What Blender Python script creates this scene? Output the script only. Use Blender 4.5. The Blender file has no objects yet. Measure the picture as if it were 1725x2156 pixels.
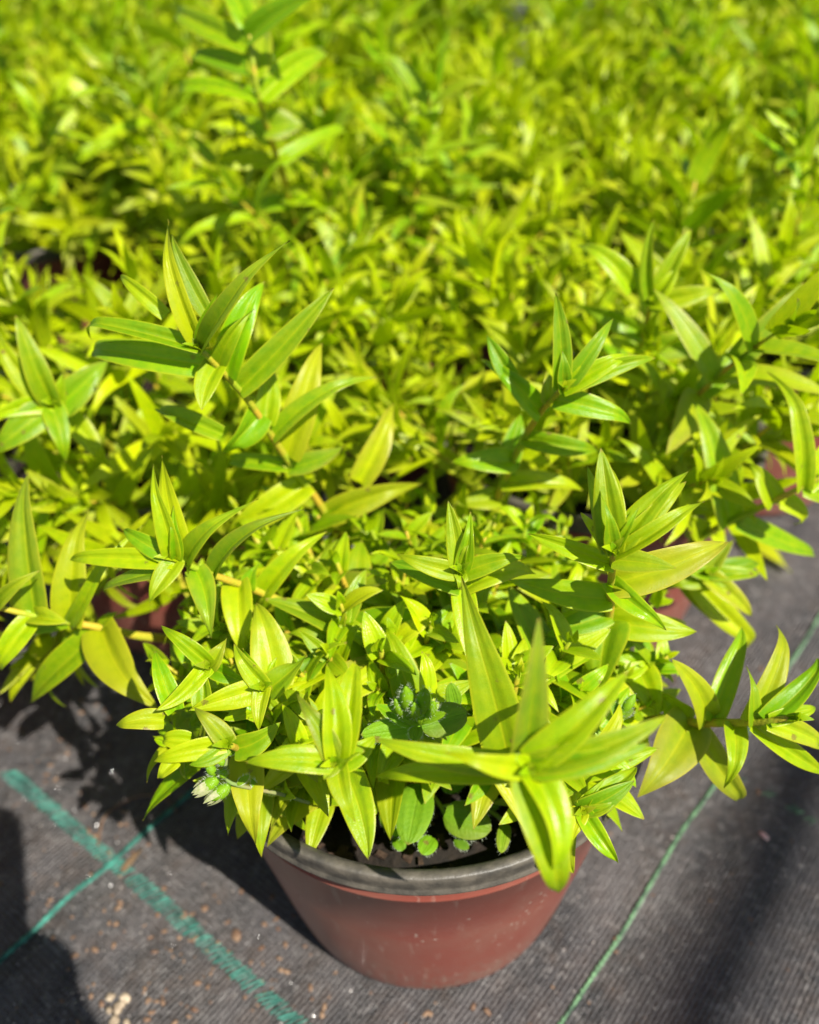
import bpy, math, random
import numpy as np
from mathutils import Vector, Matrix

# ------------------------------------------------------------------ camera
sc = bpy.context.scene
COL = sc.collection
PITCH, ROLL, CAMH = 0.66270, -0.03108, 0.3911
FPX = 3029 * 30 / 26 / 1.7530            # focal length in pixels of a 1725 px wide picture
CX, CY = 862.5, 1078.0
FWD = np.array([0, math.cos(PITCH), -math.sin(PITCH)])
UPV = np.array([0, math.sin(PITCH), math.cos(PITCH)])
RGT = np.array([1.0, 0, 0])
CAM = np.array([0, 0, CAMH])

cd = bpy.data.cameras.new("camera")
cam = bpy.data.objects.new("camera", cd)
COL.objects.link(cam)
rot = Matrix(((1, 0, 0), (0, UPV[1], -FWD[1]), (0, UPV[2], -FWD[2]))).to_4x4()
cam.matrix_world = Matrix.Translation(Vector(CAM)) @ rot @ Matrix.Rotation(ROLL, 4, 'Z')
cd.sensor_fit = 'HORIZONTAL'
cd.sensor_width = 26.0
cd.lens = 26.0 * FPX / 1725
cd.clip_start = 0.01
cd.clip_end = 200
cd.dof.use_dof = True
cd.dof.focus_distance = 0.272
cd.dof.aperture_fstop = 7.0
sc.camera = cam

# ------------------------------------------------------------------ light
SAZ = np.array([0.63, -0.777]); SEL = math.radians(50)
world = bpy.data.worlds.new("World"); sc.world = world; world.use_nodes = True
nt = world.node_tree
sky = nt.nodes.new('ShaderNodeTexSky'); sky.sky_type = 'NISHITA'; sky.sun_disc = False
sky.sun_elevation = SEL; sky.sun_rotation = math.atan2(SAZ[0], SAZ[1])
bg = nt.nodes['Background']; bg.inputs[1].default_value = 0.05
nt.links.new(sky.outputs[0], bg.inputs[0])
sl = bpy.data.lights.new("sun", 'SUN'); sl.energy = 5.0; sl.angle = math.radians(0.5); sl.color = (1, 0.95, 0.86)
sun = bpy.data.objects.new("sun", sl); COL.objects.link(sun)
sdir = Vector((-SAZ[0] * math.cos(SEL), -SAZ[1] * math.cos(SEL), -math.sin(SEL)))
sun.rotation_euler = sdir.to_track_quat('-Z', 'Y').to_euler()
sun.location = (1, -1, 2)
sc.view_settings.view_transform = 'Standard'
sc.view_settings.look = 'None'
sc.view_settings.exposure = 0.90
sc.view_settings.gamma = 1

RN = random.Random(7)
R = math.radians

def ray(X, Y):
    u, v = X - CX, Y - CY
    c, s = math.cos(ROLL), math.sin(ROLL)
    a, b = c * u + s * v, -s * u + c * v
    return FWD * FPX + RGT * a - UPV * b          # depth 1 along FWD == FPX units

def at(X, Y, z):
    d = ray(X, Y)
    return CAM + d * ((z - CAMH) / d[2])

def at_depth(X, Y, dep):
    return CAM + ray(X, Y) / FPX * dep

def nrm(v):
    v = np.asarray(v, float)
    return v / (np.linalg.norm(v) + 1e-12)

# ------------------------------------------------------------------ materials
def newmat(name):
    m = bpy.data.materials.new(name); m.use_nodes = True
    n = m.node_tree; n.nodes.clear()
    return m, n, n.nodes, n.links

def N(ns, t, **k):
    o = ns.new(t)
    for a, b in k.items(): setattr(o, a, b)
    return o

def math_node(ns, ln, op, a, b=None, clamp=False):
    m = ns.new('ShaderNodeMath'); m.operation = op; m.use_clamp = clamp
    for i, x in enumerate((a, b)):
        if x is None: continue
        if isinstance(x, (int, float)): m.inputs[i].default_value = x
        else: ln.new(x, m.inputs[i])
    return m.outputs[0]

def mixc(ns, ln, f, a, b):
    m = ns.new('ShaderNodeMix'); m.data_type = 'RGBA'
    for sock, x in ((m.inputs[0], f), (m.inputs[6], a), (m.inputs[7], b)):
        if isinstance(x, (int, float)): sock.default_value = x
        elif isinstance(x, tuple): sock.default_value = x + (1,) if len(x) == 3 else x
        else: ln.new(x, sock)
    return m.outputs[2]

def leaf_material(name, cold, warm, edge, trans, rough=0.43, bumpy=0.35, mott=300):
    m, n, ns, ln = newmat(name)
    out = N(ns, 'ShaderNodeOutputMaterial')
    at_ = N(ns, 'ShaderNodeAttribute', attribute_name='tint')
    sep = N(ns, 'ShaderNodeSeparateColor'); ln.new(at_.outputs['Color'], sep.inputs[0])
    r_, g_, b_ = sep.outputs
    uv = N(ns, 'ShaderNodeUVMap'); sx = N(ns, 'ShaderNodeSeparateXYZ'); ln.new(uv.outputs[0], sx.inputs[0])
    u = math_node(ns, ln, 'ABSOLUTE', math_node(ns, ln, 'MULTIPLY', math_node(ns, ln, 'SUBTRACT', sx.outputs[0], 0.5), 2))
    v = sx.outputs[1]
    tc = N(ns, 'ShaderNodeTexCoord')
    no = N(ns, 'ShaderNodeTexNoise'); no.inputs['Scale'].default_value = mott; no.inputs['Detail'].default_value = 3
    ln.new(tc.outputs['Object'], no.inputs['Vector'])
    no2 = N(ns, 'ShaderNodeTexNoise'); no2.inputs['Scale'].default_value = 2600; no2.inputs['Detail'].default_value = 1
    ln.new(tc.outputs['Object'], no2.inputs['Vector'])
    # warm amount
    w = math_node(ns, ln, 'ADD', g_, math_node(ns, ln, 'MULTIPLY', math_node(ns, ln, 'SUBTRACT', no.outputs[0], 0.5), 0.9), True)
    col = mixc(ns, ln, w, cold, warm)
    # random brightness
    hs = N(ns, 'ShaderNodeHueSaturation'); ln.new(col, hs.inputs['Color'])
    val = math_node(ns, ln, 'ADD', math_node(ns, ln, 'MULTIPLY', r_, 0.55), 0.72); ln.new(val, hs.inputs['Value'])
    # midrib
    rib = math_node(ns, ln, 'SUBTRACT', 1.0, math_node(ns, ln, 'DIVIDE', u, 0.10), True)
    c2 = mixc(ns, ln, math_node(ns, ln, 'MULTIPLY', rib, 0.35), hs.outputs[0], edge)
    # edge line
    ed = math_node(ns, ln, 'MULTIPLY', math_node(ns, ln, 'SUBTRACT', u, 0.86, True), 6.5, True)
    c3 = mixc(ns, ln, math_node(ns, ln, 'MULTIPLY', ed, 0.6), c2, edge)
    # brown: whole-leaf flush towards the edge plus the tip
    tip = math_node(ns, ln, 'MULTIPLY', math_node(ns, ln, 'SUBTRACT', v, 0.95, True), 18, True)
    fl = math_node(ns, ln, 'MULTIPLY', b_, math_node(ns, ln, 'ADD', math_node(ns, ln, 'MULTIPLY', u, 0.7), math_node(ns, ln, 'MULTIPLY', v, 0.5)), True)
    br = math_node(ns, ln, 'MAXIMUM', math_node(ns, ln, 'MULTIPLY', tip, 0.85), fl)
    c4 = mixc(ns, ln, br, c3, (0.30, 0.16, 0.05))
    vo = N(ns, 'ShaderNodeTexVoronoi'); vo.inputs['Scale'].default_value = 210; ln.new(tc.outputs['Object'], vo.inputs['Vector'])
    sel = N(ns, 'ShaderNodeSeparateColor'); ln.new(vo.outputs['Color'], sel.inputs[0])
    spot = math_node(ns, ln, 'MULTIPLY', math_node(ns, ln, 'LESS_THAN', vo.outputs['Distance'], math_node(ns, ln, 'MULTIPLY', no2.outputs[0], 0.42)), math_node(ns, ln, 'GREATER_THAN', sel.outputs[0], 0.90))
    c4 = mixc(ns, ln, math_node(ns, ln, 'MULTIPLY', spot, 0.75), c4, (0.20, 0.12, 0.035))
    # tiny pale specks
    sp = math_node(ns, ln, 'MULTIPLY', math_node(ns, ln, 'SUBTRACT', no2.outputs[0], 0.68, True), 2.0, True)
    c5 = mixc(ns, ln, sp, c4, edge)
    p = N(ns, 'ShaderNodeBsdfPrincipled'); ln.new(c5, p.inputs['Base Color'])
    p.inputs['Roughness'].default_value = rough
    p.inputs['Specular IOR Level'].default_value = 0.36
    tr = N(ns, 'ShaderNodeBsdfTranslucent')
    ln.new(mixc(ns, ln, 0.55, c4, trans), tr.inputs[0])
    # bump: fine grain and long veins
    wv = math_node(ns, ln, 'MULTIPLY', math_node(ns, ln, 'SINE', math_node(ns, ln, 'MULTIPLY', u, 16.0)), 0.3)
    hgt = math_node(ns, ln, 'ADD', math_node(ns, ln, 'ADD', no2.outputs[0], wv), math_node(ns, ln, 'MULTIPLY', no.outputs[0], 1.5))
    sv = math_node(ns, ln, 'SINE', math_node(ns, ln, 'SUBTRACT', math_node(ns, ln, 'MULTIPLY', v, 75.0), math_node(ns, ln, 'MULTIPLY', u, 13.0)))
    hgt = math_node(ns, ln, 'ADD', hgt, math_node(ns, ln, 'MULTIPLY', sv, 0.07))
    hgt = math_node(ns, ln, 'SUBTRACT', hgt, math_node(ns, ln, 'MULTIPLY', rib, 1.0))
    ln.new(math_node(ns, ln, 'SUBTRACT', rough + 0.10, math_node(ns, ln, 'MULTIPLY', r_, 0.22)), p.inputs['Roughness'])
    bp = N(ns, 'ShaderNodeBump'); bp.inputs['Strength'].default_value = bumpy; bp.inputs['Distance'].default_value = 0.00025
    ln.new(hgt, bp.inputs['Height']); ln.new(bp.outputs[0], p.inputs['Normal'])
    mx = N(ns, 'ShaderNodeMixShader'); mx.inputs[0].default_value = 0.40
    ln.new(p.outputs[0], mx.inputs[1]); ln.new(tr.outputs[0], mx.inputs[2]); ln.new(mx.outputs[0], out.inputs[0])
    return m

M_LEAF = leaf_material('lime_leaf', (0.150, 0.335, 0.0015), (0.46, 0.53, 0.001), (0.60, 0.57, 0.012), (0.47, 0.70, 0.0003))
M_WEED = leaf_material('hairy_weed_leaf', (0.125, 0.290, 0.006), (0.27, 0.46, 0.008), (0.26, 0.44, 0.03), (0.16, 0.46, 0.004), 0.6, 0.6, 500)
M_DRY = leaf_material('dry_leaf_tissue', (0.20, 0.125, 0.07), (0.30, 0.20, 0.11), (0.36, 0.27, 0.16), (0.4, 0.25, 0.1), 0.7, 0.8, 200)

def simple(name, c1, c2, scale=40, rough=0.6, bump=0.0, bscale=400, spec=0.4, trans=None, detail=4, contrast=(0.35, 0.65)):
    m, n, ns, ln = newmat(name)
    out = N(ns, 'ShaderNodeOutputMaterial'); tc = N(ns, 'ShaderNodeTexCoord')
    no = N(ns, 'ShaderNodeTexNoise'); no.inputs['Scale'].default_value = scale; no.inputs['Detail'].default_value = detail
    ln.new(tc.outputs['Object'], no.inputs['Vector'])
    mr = N(ns, 'ShaderNodeMapRange'); mr.inputs[1].default_value, mr.inputs[2].default_value = contrast
    ln.new(no.outputs[0], mr.inputs[0])
    c = mixc(ns, ln, mr.outputs[0], c1, c2)
    p = N(ns, 'ShaderNodeBsdfPrincipled'); ln.new(c, p.inputs['Base Color']); p.inputs['Roughness'].default_value = rough
    p.inputs['Specular IOR Level'].default_value = spec
    if bump:
        nb = N(ns, 'ShaderNodeTexNoise'); nb.inputs['Scale'].default_value = bscale; nb.inputs['Detail'].default_value = 4
        ln.new(tc.outputs['Object'], nb.inputs['Vector'])
        bp = N(ns, 'ShaderNodeBump'); bp.inputs['Strength'].default_value = bump; bp.inputs['Distance'].default_value = 0.001
        ln.new(nb.outputs[0], bp.inputs['Height']); ln.new(bp.outputs[0], p.inputs['Normal'])
    if trans:
        tr = N(ns, 'ShaderNodeBsdfTranslucent'); tr.inputs[0].default_value = trans + (1,)
        mx = N(ns, 'ShaderNodeMixShader'); mx.inputs[0].default_value = 0.4
        ln.new(p.outputs[0], mx.inputs[1]); ln.new(tr.outputs[0], mx.inputs[2]); ln.new(mx.outputs[0], out.inputs[0])
    else: ln.new(p.outputs[0], out.inputs[0])
    return m

M_STEM = simple('yellow_green_stem', (0.27, 0.36, 0.015), (0.48, 0.33, 0.03), 90, 0.45, 0.4, 900, 0.35, contrast=(0.42, 0.62))
M_WSTEM = simple('hairy_weed_stem', (0.14, 0.26, 0.06), (0.22, 0.20, 0.08), 60, 0.6, 0.2)
M_HAIR = simple('white_plant_hair', (0.6, 0.7, 0.5), (0.7, 0.75, 0.6), 60, 0.5, trans=(0.7, 0.8, 0.5))
M_BUD = simple('pale_flower_bud', (0.36, 0.42, 0.16), (0.55, 0.52, 0.34), 900, 0.6, trans=(0.7, 0.7, 0.4))
M_SOIL = simple('dark_potting_soil', (0.005, 0.0035, 0.002), (0.018, 0.011, 0.006), 180, 0.9, 1.0, 500)
M_BARK = simple('bark_chip', (0.018, 0.010, 0.006), (0.060, 0.032, 0.016), 200, 0.8, 0.8, 600)
M_GRIT = simple('sand_grain', (0.09, 0.08, 0.07), (0.55, 0.50, 0.46), 900, 0.16, spec=1.0, contrast=(0.45, 0.62))
M_STONE = simple('pale_tan_stone', (0.20, 0.15, 0.10), (0.42, 0.34, 0.24), 300, 0.7, 0.6)
M_PETAL = simple('pink_petal', (0.75, 0.45, 0.45), (0.8, 0.6, 0.58), 100, 0.6, trans=(0.8, 0.5, 0.5))
M_TEAL = simple('teal_yarn', (0.012, 0.075, 0.058), (0.055, 0.25, 0.19), 160, 0.55, 0.6, 1500)
M_GRN = simple('faded_green_yarn', (0.045, 0.085, 0.055), (0.17, 0.33, 0.17), 260, 0.6, 0.6, 1500)
M_STRAW = simple('dry_straw', (0.12, 0.065, 0.04), (0.22, 0.14, 0.085), 100, 0.7)
M_RIM0 = simple('shadow_pipe_grey', (0.3, 0.3, 0.3), (0.4, 0.4, 0.4), 30, 0.4)
M_PHONE = simple('black_glass_case', (0.01, 0.01, 0.012), (0.015, 0.015, 0.018), 20, 0.2)
M_SKIN = simple('skin', (0.42, 0.22, 0.14), (0.50, 0.28, 0.19), 60, 0.5, 0.2, 900)
M_SLEEVE = simple('dark_sleeve_cloth', (0.02, 0.025, 0.04), (0.03, 0.035, 0.05), 300, 0.9, 0.5)

def pot_material():
    m, n, ns, ln = newmat('terracotta_coloured_plastic')
    out = N(ns, 'ShaderNodeOutputMaterial'); tc = N(ns, 'ShaderNodeTexCoord')
    no = N(ns, 'ShaderNodeTexNoise'); no.inputs['Scale'].default_value = 28; no.inputs['Detail'].default_value = 7; no.inputs['Roughness'].default_value = 0.65
    ln.new(tc.outputs['Object'], no.inputs['Vector'])
    mr = N(ns, 'ShaderNodeMapRange'); mr.inputs[1].default_value = 0.42; mr.inputs[2].default_value = 0.72; ln.new(no.outputs[0], mr.inputs[0])
    c = mixc(ns, ln, mr.outputs[0], (0.225, 0.058, 0.040), (0.235, 0.098, 0.070))
    vo = N(ns, 'ShaderNodeTexVoronoi'); vo.inputs['Scale'].default_value = 230; ln.new(tc.outputs['Object'], vo.inputs['Vector'])
    no3 = N(ns, 'ShaderNodeTexNoise'); no3.inputs['Scale'].default_value = 45; ln.new(tc.outputs['Object'], no3.inputs['Vector'])
    sp = math_node(ns, ln, 'MULTIPLY', math_node(ns, ln, 'LESS_THAN', vo.outputs['Distance'], 0.16),
                   math_node(ns, ln, 'GREATER_THAN', no3.outputs[0], 0.57))
    c2 = mixc(ns, ln, math_node(ns, ln, 'MULTIPLY', sp, 0.7), c, (0.45, 0.36, 0.30))
    # splashed dust above the foot and vertical scuffs
    sx = N(ns, 'ShaderNodeSeparateXYZ'); ln.new(tc.outputs['Object'], sx.inputs[0])
    foot = math_node(ns, ln, 'SUBTRACT', 1.0, math_node(ns, ln, 'MULTIPLY', sx.outputs[2], 28), True)
    nf = N(ns, 'ShaderNodeTexNoise'); nf.inputs['Scale'].default_value = 320; nf.inputs['Detail'].default_value = 4; ln.new(tc.outputs['Object'], nf.inputs['Vector'])
    dirt = math_node(ns, ln, 'MULTIPLY', foot, math_node(ns, ln, 'MULTIPLY', math_node(ns, ln, 'SUBTRACT', nf.outputs[0], 0.42, True), 4, True))
    c2 = mixc(ns, ln, dirt, c2, (0.20, 0.14, 0.105))
    ms = N(ns, 'ShaderNodeMapping'); ms.inputs['Scale'].default_value = (260, 260, 14); ln.new(tc.outputs['Object'], ms.inputs[0])
    nsx = N(ns, 'ShaderNodeTexNoise'); nsx.inputs['Scale'].default_value = 1; nsx.inputs['Detail'].default_value = 3; ln.new(ms.outputs[0], nsx.inputs['Vector'])
    scf = math_node(ns, ln, 'MULTIPLY', math_node(ns, ln, 'SUBTRACT', nsx.outputs[0], 0.62, True), 5, True)
    c2 = mixc(ns, ln, math_node(ns, ln, 'MULTIPLY', scf, 0.75), c2, (0.36, 0.25, 0.20))
    p = N(ns, 'ShaderNodeBsdfPrincipled'); ln.new(c2, p.inputs['Base Color']); p.inputs['Roughness'].default_value = 0.33
    p.inputs['Specular IOR Level'].default_value = 0.45
    bp = N(ns, 'ShaderNodeBump'); bp.inputs['Strength'].default_value = 0.25; bp.inputs['Distance'].default_value = 0.001
    ln.new(no.outputs[0], bp.inputs['Height']); ln.new(bp.outputs[0], p.inputs['Normal'])
    ln.new(p.outputs[0], out.inputs[0])
    return m
M_POT = pot_material()
M_RIM = simple('dusty_grey_plastic', (0.045, 0.041, 0.034), (0.105, 0.092, 0.072), 160, 0.5, 0.3, 500, 0.5, detail=7)

GA = -0.6861                                        # direction of the sewn lines on the cloth
PX, PY, PH = 0.0028, 0.2451, 0.1225                 # the near pot
def ground_material():
    m, n, ns, ln = newmat('black_woven_ground_cloth')
    out = N(ns, 'ShaderNodeOutputMaterial'); tc = N(ns, 'ShaderNodeTexCoord')
    mp = N(ns, 'ShaderNodeMapping'); mp.inputs['Rotation'].default_value = (0, 0, -GA); ln.new(tc.outputs['Object'], mp.inputs[0])
    def noise(scale, detail=4, rough=0.6, vec=None):
        o = N(ns, 'ShaderNodeTexNoise'); o.inputs['Scale'].default_value = scale; o.inputs['Detail'].default_value = detail
        o.inputs['Roughness'].default_value = rough; ln.new(vec or tc.outputs['Object'], o.inputs['Vector']); return o.outputs[0]
    def rng(x, a, b):
        mr = N(ns, 'ShaderNodeMapRange'); mr.inputs[1].default_value = a; mr.inputs[2].default_value = b; ln.new(x, mr.inputs[0]); return mr.outputs[0]
    big = rng(noise(14, 5), 0.42, 0.66); mid = rng(noise(75, 6, 0.7), 0.45, 0.75); fine = rng(noise(700, 3), 0.5, 0.75)
    sx = N(ns, 'ShaderNodeSeparateXYZ'); ln.new(mp.outputs[0], sx.inputs[0])
    sc_ = 2 * math.pi / 0.0021
    wx = math_node(ns, ln, 'SINE', math_node(ns, ln, 'MULTIPLY', sx.outputs[0], sc_))
    wy = math_node(ns, ln, 'SINE', math_node(ns, ln, 'MULTIPLY', sx.outputs[1], sc_ * 0.8))
    weave = math_node(ns, ln, 'ADD', math_node(ns, ln, 'MULTIPLY', wx, 0.7), math_node(ns, ln, 'MULTIPLY', wy, 0.35))
    w01 = math_node(ns, ln, 'MULTIPLY', math_node(ns, ln, 'ADD', math_node(ns, ln, 'MULTIPLY', weave, 0.75), math_node(ns, ln, 'MULTIPLY', noise(420, 4, 0.7), 1.9)), 0.55, True)
    c = mixc(ns, ln, w01, (0.017, 0.017, 0.019), (0.075, 0.075, 0.081))
    c = mixc(ns, ln, math_node(ns, ln, 'MULTIPLY', big, 0.75), c, (0.165, 0.148, 0.138))
    c = mixc(ns, ln, math_node(ns, ln, 'MULTIPLY', mid, 0.7), c, (0.120, 0.078, 0.055))
    c = mixc(ns, ln, math_node(ns, ln, 'MULTIPLY', fine, 0.55), c, (0.19, 0.175, 0.165))
    ms = N(ns, 'ShaderNodeMapping'); ms.inputs['Scale'].default_value = (900, 190, 1); ln.new(mp.outputs[0], ms.inputs[0])
    streak = rng(noise(1.0, 3, 0.6, ms.outputs[0]), 0.36, 0.68)
    c = mixc(ns, ln, math_node(ns, ln, 'MULTIPLY', math_node(ns, ln, 'SUBTRACT', 1.0, streak), 0.62), c, (0.008, 0.008, 0.009))
    blot = rng(noise(210, 5, 0.75), 0.52, 0.70)
    c = mixc(ns, ln, math_node(ns, ln, 'MULTIPLY', blot, 0.75), c, (0.25, 0.235, 0.225))
    ms2 = N(ns, 'ShaderNodeMapping'); ms2.inputs['Scale'].default_value = (60, 12, 1); ms2.inputs['Rotation'].default_value = (0, 0, 0.2); ln.new(mp.outputs[0], ms2.inputs[0])
    drag = rng(noise(1.0, 4, 0.6, ms2.outputs[0]), 0.40, 0.66)
    c = mixc(ns, ln, math_node(ns, ln, 'MULTIPLY', drag, 0.40), c, (0.165, 0.150, 0.150))
    p = N(ns, 'ShaderNodeBsdfPrincipled'); ln.new(c, p.inputs['Base Color'])
    ln.new(math_node(ns, ln, 'ADD', math_node(ns, ln, 'MULTIPLY', mid, 0.25), 0.34), p.inputs['Roughness'])
    p.inputs['Specular IOR Level'].default_value = 0.5
    h = math_node(ns, ln, 'ADD', math_node(ns, ln, 'MULTIPLY', weave, 0.9), math_node(ns, ln, 'MULTIPLY', noise(500, 4, 0.7), 5.0))
    bp = N(ns, 'ShaderNodeBump'); bp.inputs['Strength'].default_value = 1.0; bp.inputs['Distance'].default_value = 0.0005
    ln.new(h, bp.inputs['Height']); ln.new(bp.outputs[0], p.inputs['Normal'])
    ln.new(p.outputs[0], out.inputs[0])
    return m
M_GROUND = ground_material()

# ------------------------------------------------------------------ mesh helpers
class MB:
    def __init__(s): s.v = []; s.f = []; s.uv = []; s.c = []; s.m = []; s.n = 0
    def grid(s, P, UV, tint, mat=0, close=False):
        a, b = P.shape[:2]
        s.v.append(P.reshape(-1, 3)); s.uv.append(UV.reshape(-1, 2)); s.c.append(np.tile(np.array(tint, float), (a * b, 1)))
        for i in range(a - 1):
            for j in range(b if close else b - 1):
                k = (j + 1) % b
                s.f.append((s.n + i * b + j, s.n + i * b + k, s.n + (i + 1) * b + k, s.n + (i + 1) * b + j)); s.m.append(mat)
        s.n += a * b
    def raw(s, V, F, tint=(0.5, 0.5, 0), mat=0):
        V = np.asarray(V, float); s.v.append(V); s.uv.append(np.zeros((len(V), 2))); s.c.append(np.tile(np.array(tint, float), (len(V), 1)))
        for f in F: s.f.append(tuple(s.n + i for i in f)); s.m.append(mat)
        s.n += len(V)
    def mesh(s, name, mats, origin=(0, 0, 0), smooth=True):
        me = bpy.data.meshes.new(name)
        V = np.concatenate(s.v) - np.asarray(origin, float)
        me.from_pydata(V.tolist(), [], s.f)
        UV = np.concatenate(s.uv); C = np.concatenate(s.c)
        li = np.empty(len(me.loops), int); me.loops.foreach_get('vertex_index', li)
        u = me.uv_layers.new(name='UVMap'); u.data.foreach_set('uv', UV[li].ravel().astype('f'))
        ca = me.color_attributes.new('tint', 'FLOAT_COLOR', 'POINT')
        ca.data.foreach_set('color', np.concatenate([C, np.ones((len(C), 1))], 1).ravel().astype('f'))
        for m in mats: me.materials.append(m)
        me.polygons.foreach_set('material_index', s.m)
        if smooth: me.polygons.foreach_set('use_smooth', [True] * len(s.f))
        me.update()
        return me

def obj(name, me, parent=None):
    o = bpy.data.objects.new(name, me); COL.objects.link(o)
    if parent is not None: o.parent = parent
    return o

def tag(o, label=None, cat=None, group=None, kind=None):
    if label: o['label'] = label
    if cat: o['category'] = cat
    if group: o['group'] = group
    if kind: o['kind'] = kind
    return o

def empty(name, loc): 
    o = bpy.data.objects.new(name, None); COL.objects.link(o); o.location = loc; o.empty_display_size = 0.02
    return o

def tube(mb, pts, rad, nseg=8, tint=(0.5, 0.5, 0), mat=0, sub=4, cap=True):
    pts = np.asarray(pts, float)
    if len(pts) > 2 and sub > 1:                     # Catmull-Rom
        Q = np.vstack([2 * pts[0] - pts[1], pts, 2 * pts[-1] - pts[-2]]); o = []
        for i in range(1, len(Q) - 2):
            for k in range(sub):
                t = k / sub
                o.append(0.5 * ((2 * Q[i]) + (-Q[i-1] + Q[i+1]) * t + (2*Q[i-1] - 5*Q[i] + 4*Q[i+1] - Q[i+2]) * t*t + (-Q[i-1] + 3*Q[i] - 3*Q[i+1] + Q[i+2]) * t**3))
        o.append(pts[-1]); pts = np.array(o)
    n = len(pts)
    rad = np.interp(np.linspace(0, 1, n), np.linspace(0, 1, len(np.atleast_1d(rad))), np.atleast_1d(rad)) if np.ndim(rad) else np.full(n, rad)
    T = np.gradient(pts, axis=0); T /= np.linalg.norm(T, axis=1)[:, None] + 1e-12
    a = np.array([0.3, 0.2, 0.93]); s0 = nrm(np.cross(T[0], a)) if abs(T[0] @ nrm(a)) < 0.95 else nrm(np.cross(T[0], [1, 0, 0]))
    rows = []; uvs = []
    for i in range(n):
        s0 = nrm(s0 - T[i] * (s0 @ T[i])); b0 = np.cross(T[i], s0)
        th = np.linspace(0, 2 * np.pi, nseg, endpoint=False)
        rows.append(pts[i] + rad[i] * (np.cos(th)[:, None] * s0 + np.sin(th)[:, None] * b0)); uvs.append(np.stack([th * 0 + 0.2, th * 0 + i / n * 0.9], -1))
    if cap:
        rows.append(np.tile(pts[-1] + T[-1] * rad[-1] * 0.5, (nseg, 1))); uvs.append(uvs[-1])
    mb.grid(np.array(rows), np.array(uvs), tint, mat, True)
    return pts

def leaf(mb, base, tip, up, width, bow=0.08, fold=0.35, tint=(0.5, 0.5, 0), nv=12, nu=6, twist=0.0, wave=0.0, ovate=False, hook=0.0, mat=0, rnd=RN, side=0.0):
    base = np.asarray(base, float); tip = np.asarray(tip, float)
    L = np.linalg.norm(tip - base); d = (tip - base) / (L + 1e-9)
    n = np.asarray(up, float); n = n - d * (n @ d)
    if np.linalg.norm(n) < 1e-3: n = np.cross(d, [0.3, 0.8, 0.1])
    n = nrm(n); s = np.cross(d, n)
    t = np.linspace(0, 1, nv + 1)
    cl = base + np.outer(t, tip - base) + np.outer(bow * L * 4 * t * (1 - t) - hook * L * np.clip(t - 0.7, 0, 1) ** 2 * 6, n) + np.outer(side * L * 4 * t * (1 - t), s)
    T = np.gradient(cl, axis=0); T /= np.linalg.norm(T, axis=1)[:, None] + 1e-12
    if ovate: pr = np.power(np.clip(t, 0, 1) + 0.02, 0.45) * np.power(1 - t, 0.55); 
    else: pr = np.power(t + 0.14, 0.40) * np.power(1 - t, 0.86)
    pr = pr / pr.max(); pr[-1] = 0.012
    u = np.linspace(-1, 1, nu + 1); ph = rnd.uniform(0, 6.28)
    P = np.empty((nv + 1, nu + 1, 3)); UV = np.empty((nv + 1, nu + 1, 2))
    for i in range(nv + 1):
        nn = nrm(n - T[i] * (n @ T[i])); ss = np.cross(T[i], nn)
        a = twist * t[i]; c_, s_ = math.cos(a), math.sin(a)
        s2 = ss * c_ + nn * s_; n2 = nn * c_ - ss * s_
        w = width / 2 * pr[i]; fo = fold * (1 - 0.45 * t[i])
        au = np.abs(u)
        P[i] = cl[i] + np.outer(u * w * math.cos(fo), s2) + np.outer(w * (au * math.sin(fo) + 0.055 * np.sin(np.pi * au) - 0.14 * au ** 4) + wave * width * au * np.sin(5.5 * t[i] + ph + u), n2)
        UV[i, :, 0] = (u + 1) / 2; UV[i, :, 1] = t[i]
    mb.grid(P, UV, tint, mat)

def rt(rnd, yel=0.4, br=0.0):
    if rnd.random() < 0.10: yel += 0.35; br += 0.12
    return (rnd.uniform(0.2, 1.0), min(1, max(0, yel + rnd.gauss(0, 0.16))), br + (rnd.uniform(0, 0.10) if rnd.random() < 0.75 else rnd.uniform(0.1, 0.4)))

# ------------------------------------------------------------------ ground
def shade_fold_h(x, y):
    # crease added to the cloth's shape to darken a stripe right of the pot
    q0 = np.array(FA[:2]); q1 = np.array(FB[:2]); d = (q1 - q0) / np.linalg.norm(q1 - q0); nn = np.array([-d[1], d[0]])
    e = (x - q0[0]) * nn[0] + (y - q0[1]) * nn[1]
    al = (x - q0[0]) * d[0] + (y - q0[1]) * d[1]
    return 0.004 * np.exp(-((e + 0.004) / 0.015) ** 2) * (1 / (1 + np.exp(-(al - 0.02) * 60)))
FA = at(1690, 1560, 0); FB = at(1500, 2156, 0)
def ground():
    nx, ny = 260, 220
    xs = np.concatenate([np.linspace(-60, -1.2, 12), np.linspace(-0.6, 0.6, nx), np.linspace(1.2, 60, 12)])
    ys = np.concatenate([np.linspace(-30, -0.6, 8), np.linspace(-0.1, 0.9, ny), np.linspace(1.4, 4, 12), np.linspace(6, 90, 10)])
    X, Y = np.meshgrid(xs, ys)
    near = np.exp(-(np.maximum(0, np.abs(X) - 0.4) * 6) ** 2) * np.exp(-(np.maximum(0, np.abs(Y - 0.35) - 0.4) * 6) ** 2)
    Z = near * (0.0016 * np.sin(X * 31 + 1.3 * np.sin(Y * 17)) + 0.0010 * np.sin(Y * 43 + X * 21 + 1) + 0.0007 * np.sin(X * 127 + Y * 61 + 2 * np.sin(Y * 30))) + shade_fold_h(X, Y) * near - 0.0034
    P = np.stack([X, Y, Z], -1)
    mb = MB(); mb.grid(P, np.zeros(P.shape[:2] + (2,)), (0, 0, 0))
    o = obj('ground', mb.mesh('ground', [M_GROUND]))
    tag(o, 'black woven weed cloth with grey dust under the pots', None, None, 'structure')
ground()
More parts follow.
